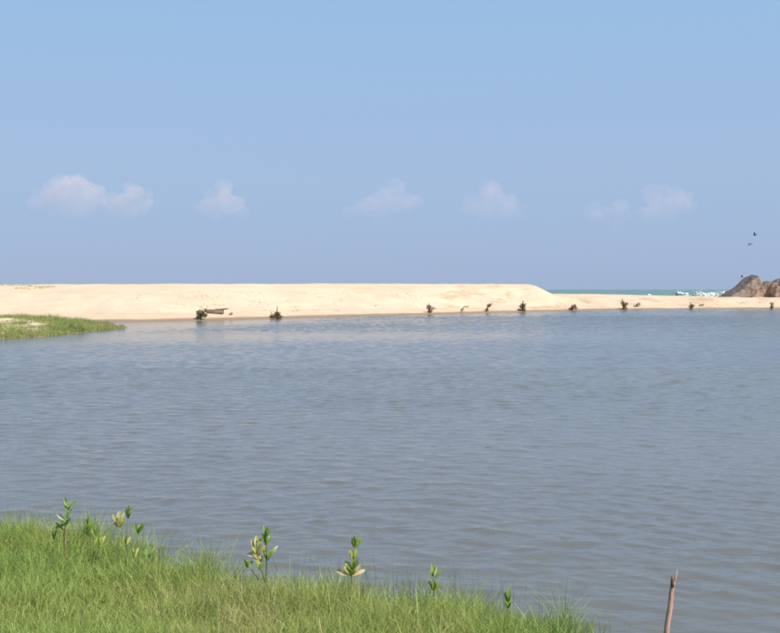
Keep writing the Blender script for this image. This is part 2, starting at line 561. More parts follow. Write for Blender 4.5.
def tints(n, pal, wts, X, Y, sc, jitter=0.18):
    pal = np.array(pal)
    patch = fbm(X * sc, Y * sc, 3)
    u = np.clip(rng.random(n) * 0.68 + 0.16 + patch * 0.55, 0, 0.999)
    cum = np.cumsum(wts) / np.sum(wts)
    i = np.searchsorted(cum, u)
    return np.clip(pal[np.clip(i, 0, len(pal) - 1)] * rng.uniform(1 - jitter, 1 + jitter, (n, 1)), 0.005, 0.9)

PAL_NEAR = [(0.46, 0.41, 0.19), (0.37, 0.40, 0.125), (0.32, 0.415, 0.105), (0.25, 0.355, 0.085), (0.12, 0.185, 0.05)]
W_NEAR = [0.06, 0.24, 0.36, 0.24, 0.10]
n = 330000
X = rng.uniform(-7.5, 2.6, n); Y = rng.uniform(4.2, 10.6, n)
d = bank_d(X, Y)
tuft = fbm(X * 2.2, Y * 2.2, 3)
keep = (d > -0.12 + 0.22 * tuft) & (rng.random(n) < np.clip(0.35 + 1.3 * d, 0.1, 1)) & (np.abs(X) < 0.48 * Y + 1.5)
X, Y, d, tuft = X[keep], Y[keep], d[keep], tuft[keep]
n = len(X)
Z = bank_h(X, Y) - 0.01
hgt = (0.25 + 0.20 * tuft + 0.08 * rng.random(n)) * np.clip(0.75 + 0.4 * rng.standard_normal(n) * 0.4, 0.4, 1.35)
hgt = hgt * (1 - 0.28 * sstep(0.5, 1.5, d))
for tx, ty, tr, ta in ((-2.55, 9.15, 0.22, 0.75), (-3.25, 9.45, 0.25, 0.5), (-2.0, 8.75, 0.25, 0.6), (-1.35, 8.15, 0.2, 0.5), (-0.35, 7.7, 0.18, 0.4), (1.15, 6.75, 0.15, 0.6)):
    hgt = hgt * (1 + ta * np.exp(-((X - tx) ** 2 + (Y - ty) ** 2) / tr ** 2))        # taller tussocks
hgt = np.clip(hgt, 0.08, 0.6)
tn = tints(n, PAL_NEAR, W_NEAR, X, Y * 0.8, 0.75, 0.28)
blades('bank_grass', np.stack([X, Y, np.maximum(Z, -0.04)], -1), hgt, rng.uniform(0.0032, 0.0062, n), tn, rng.uniform(0.05, 0.95, n), M_GRASS,
       'bright green grass covering the near bank', segs=3)

# thin taller stems at the water's edge
n = 900
X = rng.uniform(-6, 1.7, n); dd = np.abs(rng.normal(0, 0.32, n)) - 0.08
Y = np.interp(X, EDX, EDY) - dd
Z = np.maximum(bank_h(X, Y), -0.05)
tn = tints(n, [(0.20, 0.20, 0.11), (0.17, 0.21, 0.09), (0.13, 0.19, 0.06)], [1, 1, 1], X, Y, 0.9)
blades('edge_sedge', np.stack([X, Y, Z], -1), rng.uniform(0.25, 0.5, n), rng.uniform(0.002, 0.0035, n), tn, rng.uniform(0.05, 0.35, n), M_GRASS,
       'thin grey green sedge stems along the water edge of the bank', segs=3)

# grassy spit on the far left
n = 130000
X = rng.uniform(-40, -15.5, n); Y = rng.uniform(46, 82, n)
sdp = poly_sd(X, Y, SPIT)
tuft = fbm(X * 0.55, Y * 0.4, 3)
bare = np.exp(-((X + 24.2) / 0.95) ** 2 - ((Y - 66.8) / 1.0) ** 2) + 0.9 * np.exp(-((X + 21.6) / 0.5) ** 2 - ((Y - 64.8) / 0.9) ** 2)
keep = (sdp > 0.5 * tuft - 0.35) & (bare + 0.25 * tuft < 0.55) & ((sdp < 9) | (rng.random(n) < 0.8)) & (Y + 0.0 * X < 77 + 6 * tuft)
X, Y, tuft, sdp, bare = X[keep], Y[keep], tuft[keep], sdp[keep], bare[keep]
n = len(X)
Z = np.maximum(sand_h(X, Y) - 0.02, -0.05)
mound = fbm(X * 0.9 + 4, Y * 0.45, 3)
hgt = np.clip((0.31 + 0.26 * tuft + 0.45 * mound) * rng.uniform(0.5, 1.15, n), 0.08, 0.6)
hgt = np.where((Y < 68) & (Y > 60) & (X < -21), hgt * 0.62, hgt)
tn = tints(n, [(0.46, 0.40, 0.18), (0.34, 0.36, 0.12), (0.27, 0.34, 0.10), (0.19, 0.27, 0.075), (0.12, 0.17, 0.05)], [0.14, 0.25, 0.3, 0.21, 0.1], X, Y * 0.5, 0.8, 0.3)
blades('spit_grass', np.stack([X, Y, Z], -1), hgt, rng.uniform(0.012, 0.03, n), tn, rng.uniform(0.2, 1.2, n), M_GRASS,
       'green grass covering the low spit in the lagoon', segs=2)

# sparse dune grass on the crest behind the spit
n = 9000
X = rng.uniform(-56, -30, n); Y = rng.uniform(99.5, 103.5, n)
keep = fbm(X * 0.3, Y * 0.5, 3) > -0.15 + 0.6 * sstep(-37, -31, X)
X, Y = X[keep], Y[keep]; n = len(X)
tn = tints(n, [(0.42, 0.35, 0.16), (0.36, 0.32, 0.13), (0.28, 0.28, 0.10)], [1, 1, 1], X, Y, 0.3)
blades('dune_grass', np.stack([X, Y, sand_h(X, Y) - 0.02], -1), rng.uniform(0.06, 0.2, n), rng.uniform(0.015, 0.035, n), tn, rng.uniform(0.2, 0.9, n), M_GRASS,
       'sparse yellow green grass on the dune crest', segs=2)

# ------------------------------------------------------------------ tubes, leaves
def tube_into(bm, pts, rads, seg=7, cap=True):
    pts = [Vector(p) for p in pts]
    rings = []
    for i, p in enumerate(pts):
        t = (pts[min(i + 1, len(pts) - 1)] - pts[max(i - 1, 0)]).normalized()
        u = t.orthogonal().normalized() if abs(t.z) < 0.95 else Vector((1, 0, 0))
        u = (u - t * u.dot(t)).normalized()
        v = t.cross(u)
        rings.append([bm.verts.new(p + (u * math.cos(2 * math.pi * k / seg) + v * math.sin(2 * math.pi * k / seg)) * rads[i]) for k in range(seg)])
    for a, b in zip(rings, rings[1:]):
        # line the rings up so that the skin does not twist
        off = min(range(seg), key=lambda o: (b[o].co - a[0].co - (b[0].co - b[0].co)).length)
        for k in range(seg):
            f = bm.faces.new((a[k], a[(k + 1) % seg], b[(k + 1 + off) % seg], b[(k + off) % seg]))
            f.smooth = True
    if cap:
        for r_ in (rings[0], rings[-1]):
            try: bm.faces.new(r_)
            except ValueError: pass
    return rings

def bm_obj(name, bm, mat, parent=None, loc=None):
    bmesh.ops.recalc_face_normals(bm, faces=bm.faces)
    me = bpy.data.meshes.new(name)
    bm.to_mesh(me); bm.free()
    return link(name, me, mat, parent, loc)

def leaf_mesh(name, base, tip, width, normal, fold=0.25, curl=0.15):
    base, tip, nrm = Vector(base), Vector(tip), Vector(normal).normalized()
    ax_ = tip - base; L = ax_.length; ax_.normalize()
    side = ax_.cross(nrm).normalized(); nrm = side.cross(ax_).normalized()
    prof = [(0.0, 0.10), (0.12, 0.32), (0.32, 0.72), (0.55, 1.0), (0.76, 0.92), (0.92, 0.52), (1.0, 0.06)]
    bm = bmesh.new(); rows = []
    for t, w in prof:
        c = base + ax_ * (L * t) - nrm * (curl * L * (t * t)) + nrm * curl * L * 0.4 * t
        h = w * width / 2
        rows.append((bm.verts.new(c - side * h + nrm * fold * h), bm.verts.new(c), bm.verts.new(c + side * h + nrm * fold * h)))
    for a, b in zip(rows, rows[1:]):
        for k in range(2):
            f = bm.faces.new((a[k], a[k + 1], b[k + 1], b[k])); f.smooth = True
    me = bpy.data.meshes.new(name); bm.to_mesh(me); bm.free()
    return me

LEAF = {
    'g': leafy_material('leaf_green', (0.24, 0.37, 0.075), trans=0.35, rough=0.35),
    'd': leafy_material('leaf_dark', (0.155, 0.25, 0.055), trans=0.3, rough=0.35),
    'y': leafy_material('leaf_yellow', (0.50, 0.50, 0.15), trans=0.35, rough=0.4),
    'l': leafy_material('leaf_lime', (0.34, 0.44, 0.09), trans=0.4, rough=0.4),
    't': leafy_material('leaf_tan', (0.56, 0.46, 0.24), trans=0.3, rough=0.5),
    'w': leafy_material('leaf_pale_glint', (0.56, 0.58, 0.36), trans=0.3, rough=0.25),  # pale leaf colour that also paints the white glints on leaves
}
M_STEM = plain_material('seedling_stem', (0.10, 0.12, 0.04), (0.20, 0.20, 0.09), 40, 0.7)
M_STEM_B = plain_material('seedling_stem_brown', (0.10, 0.08, 0.04), (0.19, 0.15, 0.08), 40, 0.7)
GS = 'young mangrove seedlings in the bank grass'

def seedling(label, dist, stems, leaves, brown=False):
    """stems: pixel polylines; leaves: (base px, base py, tip px, tip py, width px, colour, depth in px)"""
    x0, y0 = stems[0][0]
    foot = pix(x0, y0, dist)
    gz = float(bank_h(foot.x, dist))
    foot.z = gz - 0.03
    root = tag(empty('mangrove_seedling', foot), label, 'seedling', GS)
    s = dist / FOC
    for k, st in enumerate(stems):
        pts = [pix(px, py, dist) - foot for px, py in st]
        if k == 0:
            pts = [Vector((pts[0].x - 0.01, 0, 0.0))] + pts
        # gentle natural bow in depth
        pts = [p + Vector((0, 0.012 * math.sin(i * 1.7 + x0), 0)) for i, p in enumerate(pts)]
        r0 = 0.0075 if k == 0 else 0.0045
        rads = [r0 * (1 - 0.55 * i / (len(pts) - 1)) for i in range(len(pts))]
        bm = bmesh.new(); tube_into(bm, pts, rads)
        bm_obj('stem', bm, M_STEM_B if brown else M_STEM, root)
    for (ax0, ay0, bx0, by0, w, c, dp) in leaves:
        a = pix(ax0, ay0, dist) - foot
        b = pix(bx0, by0, dist) - foot + Vector((0, dp * s, 0))
        nr = Vector((random.uniform(-0.5, 0.5), -1.0, random.uniform(-0.1, 0.7)))
        link('leaf', leaf_mesh('leaf', a, b, w * s * 0.70, nr, random.uniform(0.25, 0.7), random.uniform(0.05, 0.35)), LEAF[c], root)
        # a younger leaf out of the same axil, facing another way
        ax2 = b - a
        b2 = a + Vector((-ax2.x * random.uniform(0.2, 0.7), random.uniform(-0.5, 0.5) * ax2.length, abs(ax2.z) * random.uniform(0.55, 0.85) + 0.01))
        nr2 = Vector((random.uniform(-1, 1), -0.6, random.uniform(-0.2, 0.8)))
        c2 = {'w': 'y', 't': 'y'}.get(c, c) if random.random() < 0.6 else random.choice('lg')
        link('leaf', leaf_mesh('leaf', a, b2, w * s * 0.52, nr2, random.uniform(0.3, 0.8), random.uniform(0.05, 0.3)), LEAF[c2], root)
    return root

seedling('tallest seedling at far left with forked top and one pale glinting leaf', 8.35,
         [[(65, 560), (64.5, 535), (66, 520), (67.5, 508)]],
         [(67.5, 509, 63.5, 497, 4, 'd', 2), (68, 508, 78, 500, 4, 'g', -2), (67, 513, 70, 503, 4, 'g', 3), (66, 518, 71, 510, 4.5, 'd', 2),
          (65.5, 521, 58, 513, 5, 'w', -3), (65.5, 524, 54, 529, 5, 'd', 3), (65, 526, 60, 519, 5, 'g', 2), (65, 526, 71, 517, 4, 'd', -3), (65, 531, 56, 522, 5, 'g', -2)], brown=True)
seedling('seedling with grassy spiked top just right of the tall forked one', 8.35,
         [[(87, 570), (88, 545), (88, 525)]],
         [(88, 526, 87, 513, 3, 'd', 1), (88, 530, 92, 518, 5, 'g', -2), (88, 532, 96, 521, 4, 'd', 2), (88, 535, 87, 524, 7, 'l', -3), (88, 536, 83, 528, 5, 'l', 2), (89, 537, 94, 528, 5, 'g', -2)])
seedling('small lime green seedling low between two larger ones, two leaves', 8.1,
         [[(99.5, 585), (99.5, 560), (100.5, 545)]],
         [(100.5, 547, 98, 535, 4.5, 'l', -2), (100.5, 547, 104, 536, 4.5, 'y', 2), (100.5, 549, 106, 543, 4, 'l', -2)])
seedling('seedling with cream and brown edged rosette of leaves beside the white glinting pair', 8.3,
         [[(118, 575), (118, 545), (119, 524)]],
         [(119, 526, 113, 514, 5, 'y', -2), (119, 526, 118, 511, 5.5, 'w', 2), (119, 527, 124, 513, 5, 'y', -1), (119, 528, 126, 520, 4.5, 'l', -3), (119, 528, 113, 522, 4.5, 't', 3), (119, 525, 121, 514, 4, 't', -4)])
seedling('tall thin seedling topped by a dark leaf pair with white glint', 8.0,
         [[(125, 590), (126, 560), (126.5, 540), (128, 520)]],
         [(128, 519, 127, 505, 6, 'd', 2), (128, 519, 132, 507, 6, 'g', -2), (129, 516, 132, 510, 3.5, 'w', -4), (126.5, 545, 124, 536, 4, 'y', -2), (126.5, 545, 130, 537, 4.5, 'y', 2)], brown=True)  # the small pale top leaf is a painted glint
seedling('seedling with wide V of two dark green leaves right of glinting pair', 8.05,
         [[(139, 580), (138.5, 550), (138, 533)]],
         [(138, 534, 133, 523, 5, 'g', 2), (138, 534, 144, 523, 5.5, 'd', -2), (138, 535, 139, 525, 4, 'l', 3)])
seedling('small yellow green seedling, rightmost of the left cluster, on a pale stem', 7.75,
         [[(147.5, 600), (147.5, 570), (148, 556)]],
         [(148, 558, 155, 547, 5, 'l', -2), (148, 558, 143, 551, 4.5, 'g', 2), (148, 560, 151, 551, 4, 'l', 3)])
seedling('slim seedling with narrow lime leaves, leftmost of all in the grass', 8.4,
         [[(53, 575), (53.5, 550), (54, 538)]],
         [(54, 540, 51.5, 530, 3.5, 'l', 2), (54, 540, 57, 529, 3.5, 'g', -2), (53.5, 546, 50, 539, 3, 'l', -2)])
seedling('thin bare stemmed seedling with tiny leaf tuft between spiked and lime ones', 8.2,
         [[(94, 580), (93.5, 555), (94.5, 535)]],
         [(94.5, 537, 92.5, 526, 3.5, 'd', 2), (94.5, 537, 98, 526, 3.5, 'g', -2), (94, 545, 97.5, 537, 3, 'l', 2)])
seedling('low pale green seedling in the grass below the wide V leaf pair', 7.95,
         [[(134, 590), (134, 570), (134.5, 556)]],
         [(134.5, 558, 131, 548, 3.5, 'l', -2), (134.5, 558, 138, 548, 3.5, 'y', 2), (134.3, 563, 138, 557, 3, 'l', -2)])
seedling('largest bushy seedling with yellow and tan leaves at the grass edge', 7.45,
         [[(264, 600), (266.5, 575), (267, 555), (266, 540), (266, 532)], [(265, 582), (259, 565), (257, 550)], [(259, 580), (251, 570), (248, 566)]],
         [(266, 538, 264, 526, 6, 'd', 2), (266, 538, 269, 528, 6, 'g', -2), (266, 542, 262, 533, 5, 'd', -3), (266, 546, 270, 536, 6, 'd', 3),
          (267, 560, 274, 548, 6, 'l', -2), (267, 560, 277, 546, 5, 'w', 3), (267, 560, 264, 549, 6, 'g', 2), (267, 562, 271, 551, 5, 'g', -4),
          (257, 552, 256, 536, 7, 'y', 2), (257, 551, 261, 538, 6.5, 'y', -2), (257, 553, 250, 540, 5, 't', 3), (257, 555, 265, 545, 6, 'y', -4), (257, 556, 247, 553, 7, 't', -1), (257, 554, 259, 545, 5, 'w', -4),
          (258, 566, 262, 556, 6, 't', 2), (258, 560, 253, 549, 5, 't', -3), (248, 568, 244, 559, 5.5, 'g', -2), (248, 568, 252, 561, 5, 'l', 2), (259, 570, 264, 561, 5, 'l', -3)])
seedling('pyramid shaped seedling with green top pair and cream lower leaves', 7.35,
         [[(351, 600), (351.5, 575), (353, 560), (355, 546)]],
         [(355, 549, 353, 536, 6, 'd', 2), (355, 549, 361, 536, 6.5, 'g', -2), (354, 560, 350, 550, 7, 'y', -2), (354, 560, 357, 549, 6, 'l', 2), (353, 562, 352, 551, 5, 'y', -4),
          (353, 570, 345, 561, 6.5, 'y', 2), (353, 570, 358, 558, 6.5, 'd', -3), (353, 569, 353, 558, 5.5, 'l', -4), (352, 575, 336, 570, 7, 't', -2), (352, 576, 345, 565, 6, 'y', -4), (352, 576, 365, 570, 6, 't', 2), (352, 574, 360, 565, 5, 't', -2), (352, 577, 350, 567, 6, 'l', -4)])
seedling('bright green seedling with two tiers of paired leaves, nearest the pyramid one', 7.2,
         [[(434, 610), (434, 590), (434, 574)]],
         [(434, 578, 432, 564, 6, 'l', 2), (434, 578, 441, 569, 5.5, 'g', -2), (434, 578, 437, 567, 4, 'w', -3), (434, 591, 429, 582, 6, 'g', 2), (434, 591, 440, 582, 6, 'l', -2), (434, 591, 434, 580, 6, 'l', -4)])
seedling('slim upright green seedling, last one before the grass ends', 6.85,
         [[(507.5, 625), (508, 612), (508, 600)]],
         [(508, 603, 509, 587, 6, 'l', -2), (508, 604, 505, 593, 4.5, 'g', 2), (508, 609, 505, 599, 4.5, 'd', -2), (508, 609, 512, 599, 4, 'g', 3)])

# ------------------------------------------------------------------ broken reed stake
M_REED = plain_material('dry_reed', (0.30, 0.13, 0.09), (0.60, 0.40, 0.30), 22, 0.7, 0.9, (1, 1, 0.18))
M_REED_D = plain_material('dry_reed_dark', (0.10, 0.06, 0.04), (0.22, 0.14, 0.09), 30, 0.8)
D = 6.45
foot = pix(664, 672, D); foot.z = -0.12
stake = tag(empty('reed_stake', foot), 'broken pinkish brown reed stake leaning in the water by the bank', 'stake')
pts = [Vector((0, 0, 0))] + [pix(px, py, D) - foot for px, py in ((665.3, 650), (667.2, 625), (670.4, 606), (671.6, 592), (673.2, 583))]
bm = bmesh.new()
rr = tube_into(bm, pts, [0.0185, 0.018, 0.0165, 0.0165, 0.014, 0.0135], 9)
for k, v in enumerate(rr[-1]): v.co.z += (0.0, 0.03, 0.012, 0.045, 0.02, -0.012, 0.0, -0.02, 0.01)[k]
bm_obj('stalk', bm, M_REED, stake)
bm = bmesh.new(); tube_into(bm, [pix(673.5, 588, D) - foot, pix(675.5, 579, D) - foot, pix(677.5, 569, D) - foot], [0.008, 0.006, 0.0015], 5)
bm_obj('splinter', bm, M_REED, stake)
bm = bmesh.new(); tube_into(bm, [pix(672, 586, D) - foot + Vector((0, -0.014, 0)), pix(672.3, 579, D) - foot + Vector((0, -0.01, 0)), pix(671.5, 576, D) - foot], [0.012, 0.011, 0.003], 6)
bm_obj('torn_sheath', bm, M_REED_D, stake)
# fallen leaf and dry stalks in the grass
c = pix(53, 625, 6.6); zz = c.z
fl = link('fallen_leaf', leaf_mesh('fallen_leaf', (-0.034, 0, 0), (0.036, 0.006, 0.006), 0.026, (0.1, -0.75, 0.7), 0.3, 0.2), LEAF['t'], None, (c.x, 6.6, zz))
tag(fl, 'small dry tan leaf lying on the grass at lower left', 'leaf')
for lab, a, b, dd in (('pale dry stalk poking through grass below the largest bushy seedling', (323, 640), (319, 617), 6.2),
                      ('pale dry stalk poking through grass near the fallen leaf', (103, 640), (108, 620), 6.3)):
    p0, p1 = pix(*a, dd), pix(*b, dd)
    p0.z = float(bank_h(p0.x, dd)) - 0.02
    bm = bmesh.new(); tube_into(bm, [Vector((0, 0, 0)), (p1 - p0) * 0.6 + Vector((0.004, 0, 0)), p1 - p0], [0.005, 0.0042, 0.002], 6)
    tag(bm_obj('dry_stalk', bm, LEAF['t'], None, p0), lab, 'stalk', 'dry stalks in the grass')

# ------------------------------------------------------------------ dry shrubs along the far shore
M_TWIG = plain_material('weathered_twig', (0.085, 0.05, 0.03), (0.19, 0.12, 0.075), 6, 0.9)
M_DRYLEAF = {'b': leafy_material('dry_foliage_brown', (0.17, 0.10, 0.05), trans=0.2, rough=0.8),
             'o': leafy_material('dry_foliage_olive', (0.13, 0.115, 0.05), trans=0.25, rough=0.8),
             't': leafy_material('dry_foliage_tan', (0.30, 0.19, 0.10), trans=0.2, rough=0.8)}
GB = 'withered shrubs along the far waterline'

def shrub(label, base, twigs, clumps, tone, dist=None):
    """base: pixel of the foot; twigs: pixel polylines with a radius in px; clumps: (px, py, rx px, ry px, leaves)"""
    if dist is None:
        a = (base[0] - 390) / FOC                     # walk the ray to the beach
        dist = 70.0
        while dist < 175:
            p = pix(base[0], base[1], dist)
            if p.z <= float(sand_h(np.array([p.x]), np.array([dist]))[0]): break
            dist += 0.1
    s = dist / FOC
    foot = pix(base[0], base[1], dist)
    foot.z = float(sand_h(np.array([foot.x]), np.array([dist]))[0]) - 0.05
    root = tag(empty('withered_shrub', foot), label, 'shrub', GB)
    for poly, r0 in twigs:
        pts = [pix(px, py, dist) - foot + Vector((0, random.uniform(-0.1, 0.1), 0)) for px, py in poly]
        if poly[0][1] >= base[1] - 0.5: pts[0].z = -0.05
        n_ = len(pts)
        bm = bmesh.new(); tube_into(bm, pts, [r0 * s * (1 - 0.6 * i / (n_ - 1)) for i in range(n_)], 6)
        bm_obj('branch', bm, M_TWIG, root)
    for (px, py, rx, ry, cnt) in clumps:
        c0 = pix(px, py, dist) - foot
        bm = bmesh.new()
        for _ in range(cnt):
            while True:
                q = Vector((random.uniform(-1, 1), random.uniform(-1, 1), random.uniform(-1, 1)))
                if q.length < 1: break
            p = c0 + Vector((q.x * rx * s, q.y * rx * s, q.z * ry * s))
            dr = Vector((q.x + random.uniform(-.6, .6), q.y + random.uniform(-.6, .6), random.uniform(-0.8, 0.6))).normalized()
            L = random.uniform(0.10, 0.26); w = random.uniform(0.03, 0.07)
            sd_ = dr.cross(Vector((random.uniform(-1, 1), random.uniform(-1, 1), random.uniform(-1, 1)))).normalized() * w / 2
            tip = p + dr * L + Vector((0, 0, -0.08 * random.random()))
            mid = p + dr * L * 0.5
            vs_ = [bm.verts.new(x) for x in (p, mid + sd_, tip, mid - sd_)]
            bm.faces.new(vs_)
        me = bpy.data.meshes.new('foliage'); bm.to_mesh(me); bm.free()
        link('foliage', me, M_DRYLEAF[tone], root)
    return root

shrub('bushy olive brown shrub at the water edge left of the driftwood log', (201, 319.8),
      [([(201, 320), (200.5, 313), (200, 309)], 0.9), ([(201, 316), (205, 310), (208, 306.5)], 0.5), ([(201, 318), (197, 312)], 0.5), ([(200, 320), (196, 321)], 0.6)],
      [(200.5, 313.5, 3.0, 4.2, 330), (204.3, 315, 1.8, 1.8, 110), (199, 317, 2.2, 2, 110)], 'o')
shrub('two lobed dark brown shrub with upright spike, right of the driftwood log', (276.5, 318.6),
      [([(277, 319), (277, 312), (277.6, 306)], 0.8), ([(273, 319), (272.5, 315), (271, 312)], 0.7), ([(278, 318), (281, 312)], 0.5)],
      [(272.3, 316.3, 1.8, 1.8, 130), (277, 314.2, 1.8, 2.6, 170), (279, 316.6, 2.4, 1.7, 130)], 'b')
shrub('small knobbly shrub with side branch at the centre of the beach', (429.5, 312.8),
      [([(429.8, 313), (429, 308), (429, 303)], 0.8), ([(429.5, 311), (432.5, 308.5), (434, 306)], 0.5)],
      [(428.8, 306.8, 1.9, 1.9, 130), (430, 310.8, 1.5, 1.6, 80), (433.5, 308.3, 1.3, 1, 40)], 'b')
shrub('faint tan curved twig, smallest on the beach, right of the knobbly shrub', (461.5, 312.2),
      [([(461.5, 312.2), (461.8, 309), (464.5, 306.5), (468, 306)], 0.55), ([(461.5, 311), (463.5, 308.5)], 0.4)],
      [(462, 309.8, 1.0, 1.4, 25), (466, 306.6, 1.6, 0.7, 20)], 't')
shrub('slanting thin brown shrub leaning right, left of the upright bushy one', (486, 311.4),
      [([(486, 311.4), (487.5, 307.5), (489.5, 303.5)], 0.9), ([(488, 307), (491, 303)], 0.5)],
      [(489, 305.5, 1.5, 1.8, 100), (486.8, 309.5, 1.0, 1.5, 50), (491.5, 304.2, 1.0, 0.6, 20)], 'b')
shrub('tall upright olive shrub below the end of the dune', (522.5, 311.2),
      [([(522.8, 311.3), (522.3, 306), (523.4, 300.5)], 1.1), ([(522, 311), (519, 309.5), (518, 308.5)], 0.6), ([(524, 311), (525, 305)], 0.5)],
      [(522.2, 306.2, 2.1, 3.0, 200), (524, 304.5, 1.3, 1.8, 60), (519.3, 309.6, 1.5, 0.9, 50), (524, 309.5, 1.3, 1.8, 70)], 'o')
shrub('dark round shrub tilted right, first past the dune end', (571.5, 310.2),
      [([(570.5, 310.2), (573, 306.5), (575.5, 304)], 0.9), ([(572, 309), (577, 307)], 0.5)],
      [(571, 308.6, 1.6, 1.5, 110), (573.6, 306.2, 2.0, 1.7, 150), (576, 308.3, 1.6, 1.2, 60)], 'b')
shrub('spiky brown shrub with splayed branches, largest on the right beach', (624, 309.6),
      [([(624, 309.6), (623.5, 304), (622, 298.5)], 0.9), ([(624, 308), (620, 309), (618.5, 308)], 0.6), ([(624, 306), (627.5, 302.5)], 0.7), ([(624, 308), (628, 309)], 0.6), ([(624, 305), (620.5, 302)], 0.5)],
      [(624.2, 305, 2.0, 2.4, 150), (622.5, 302, 1.2, 1.6, 50), (626.5, 303.8, 1.3, 1.3, 50), (625, 308, 1.8, 1.2, 70)], 'b')
shrub('low tan brown shrub higher up the sand beside the spiky one', (635.5, 306.8),
      [([(634, 306.8), (637, 305), (639.5, 302.5)], 0.7), ([(636, 306.5), (640, 305)], 0.5)],
      [(635.5, 305.8, 1.8, 1.0, 70), (638.8, 304.0, 1.5, 1.3, 80)], 't')
shrub('brown shrub with upright twig, left of the small twig near the surf', (691, 309.4),
      [([(691, 309.4), (690.8, 305), (690, 302)], 0.8), ([(691, 308), (693.5, 304.5)], 0.5)],
      [(691.2, 306.6, 1.8, 2.2, 160), (693.2, 305.4, 1.1, 0.9, 40)], 'b')
shrub('small tan twig lying higher on the sand below the surf', (700.5, 306.2),
      [([(698.5, 306.2), (701, 304.8), (703.5, 304)], 0.6)],
      [(701.5, 304.9, 2.2, 0.8, 60)], 't')
shrub('thin upright brown shrub at the right edge below the boulders', (771.8, 309.2),
      [([(771.8, 309.2), (771.5, 305.5), (771.8, 302)], 0.8), ([(771.6, 307), (774.5, 305.8)], 0.4)],
      [(771.8, 303.8, 1.5, 1.2, 70), (771.6, 307, 1.1, 1.9, 70)], 'b')

# ------------------------------------------------------------------ driftwood
M_DRIFT = plain_material('driftwood', (0.10, 0.065, 0.045), (0.27, 0.19, 0.14), 5, 0.85, 0.5, (0.3, 1, 1), 0.05)
D = 91.0
p0 = pix(215, 311.3, D); p0.z = float(sand_h(np.array([p0.x]), np.array([D]))[0])
top = pix(215, 311.3, D).z
log = tag(empty('driftwood_log', p0), 'dark weathered driftwood log lying on the sand behind the leftmost shrub', 'driftwood')
def dl(px, py, dy=0): return pix(px, py, D) - p0 + Vector((0, dy, p0.z - top + 0.0))
bm = bmesh.new()
tube_into(bm, [dl(205, 308.0), dl(209, 309.3), dl(214, 310), dl(219, 309.6), dl(223.5, 309)], [0.12, 0.21, 0.25, 0.24, 0.19], 10)
bmesh.ops.subdivide_edges(bm, edges=bm.edges, cuts=1, use_grid_fill=True)
for v in bm.verts: v.co += Vector((0, 0, 1)) * 0.05 * mnoise.noise(v.co * 3)
bm_obj('trunk', bm, M_DRIFT, log)
for pl, r0, r1 in (([(217, 309), (222, 307), (228, 306.3)], 0.12, 0.05), ([(209, 309), (206, 307), (203, 306.3)], 0.08, 0.03), ([(214, 309.2), (216, 307.2), (220, 306.6)], 0.09, 0.05), ([(220, 310), (222.5, 310.8)], 0.1, 0.06)):
    bm = bmesh.new(); tube_into(bm, [dl(*p, dy=-0.05 * i) for i, p in enumerate(pl)], [r0 + (r1 - r0) * i / (len(pl) - 1) for i in range(len(pl))], 7)
    bm_obj('limb', bm, M_DRIFT, log)
# small stump beside it
D2 = 91.0
p0 = pix(231, 311.5, D2); p0.z = float(sand_h(np.array([p0.x]), np.array([D2]))[0]) - 0.03
bm = bmesh.new(); tube_into(bm, [(-0.15, 0, 0), (-0.02, 0.05, 0.12), (0.10, 0, 0.22), (0.16, -0.05, 0.18)], [0.08, 0.13, 0.10, 0.04], 8)
tag(bm_obj('driftwood_stub', bm, plain_material('driftwood_pale', (0.30, 0.19, 0.11), (0.45, 0.32, 0.2), 6, 0.9), None, p0), 'short light brown driftwood stub right of the dark log', 'driftwood')

# scattered debris on the beach, too small to count
bm = bmesh.new()  # besides debris, the brown twigs stand for shade in footprints
spots = [(247, 294, 5), (255, 302, 6), (262, 303.5, 4), (312, 295, 8), (320, 298, 6), (287, 302, 3), (297, 309, 3), (294, 308, 3), (405, 296, 6), (741, 302, 6), (676, 304, 3), (738, 303, 4), (500, 300, 8), (508, 296, 8), (480, 302, 6)]
spots += [(random.uniform(130, 520), random.uniform(291, 314), 3) for _ in range(40)] + [(random.uniform(540, 780), random.uniform(300, 307), 3) for _ in range(25)]
for px, py, sp_ in spots:
    dist = 80.0; ok = False
    while dist < 170:
        p = pix(px, py, dist)
        if p.z <= float(sand_h(np.array([p.x]), np.array([dist]))[0]): ok = True; break
        dist += 0.4
    if not ok: continue
    for _ in range(sp_ * 2):
        a = Vector((p.x + random.gauss(0, sp_ * 0.09), dist + random.gauss(0, 0.5), 0))
        a.z = float(sand_h(np.array([a.x]), np.array([a.y]))[0]) + 0.012
        t = random.uniform(0, math.pi); L = random.uniform(0.08, 0.3)
        b = a + Vector((math.cos(t) * L, math.sin(t) * L, random.uniform(-0.01, 0.05)))
        tube_into(bm, [a, (a + b) / 2 + Vector((0, 0, 0.02)), b], [0.012, 0.015, 0.006], 4, False)
tag(bm_obj('wrack_footprint_shade', bm, plain_material('wrack_shade', (0.22, 0.14, 0.09), (0.42, 0.30, 0.2), 5, 0.95)), 'scattered brown twig debris, partly standing for footprint shade on the sand', 'wrack_shade', kind='stuff')

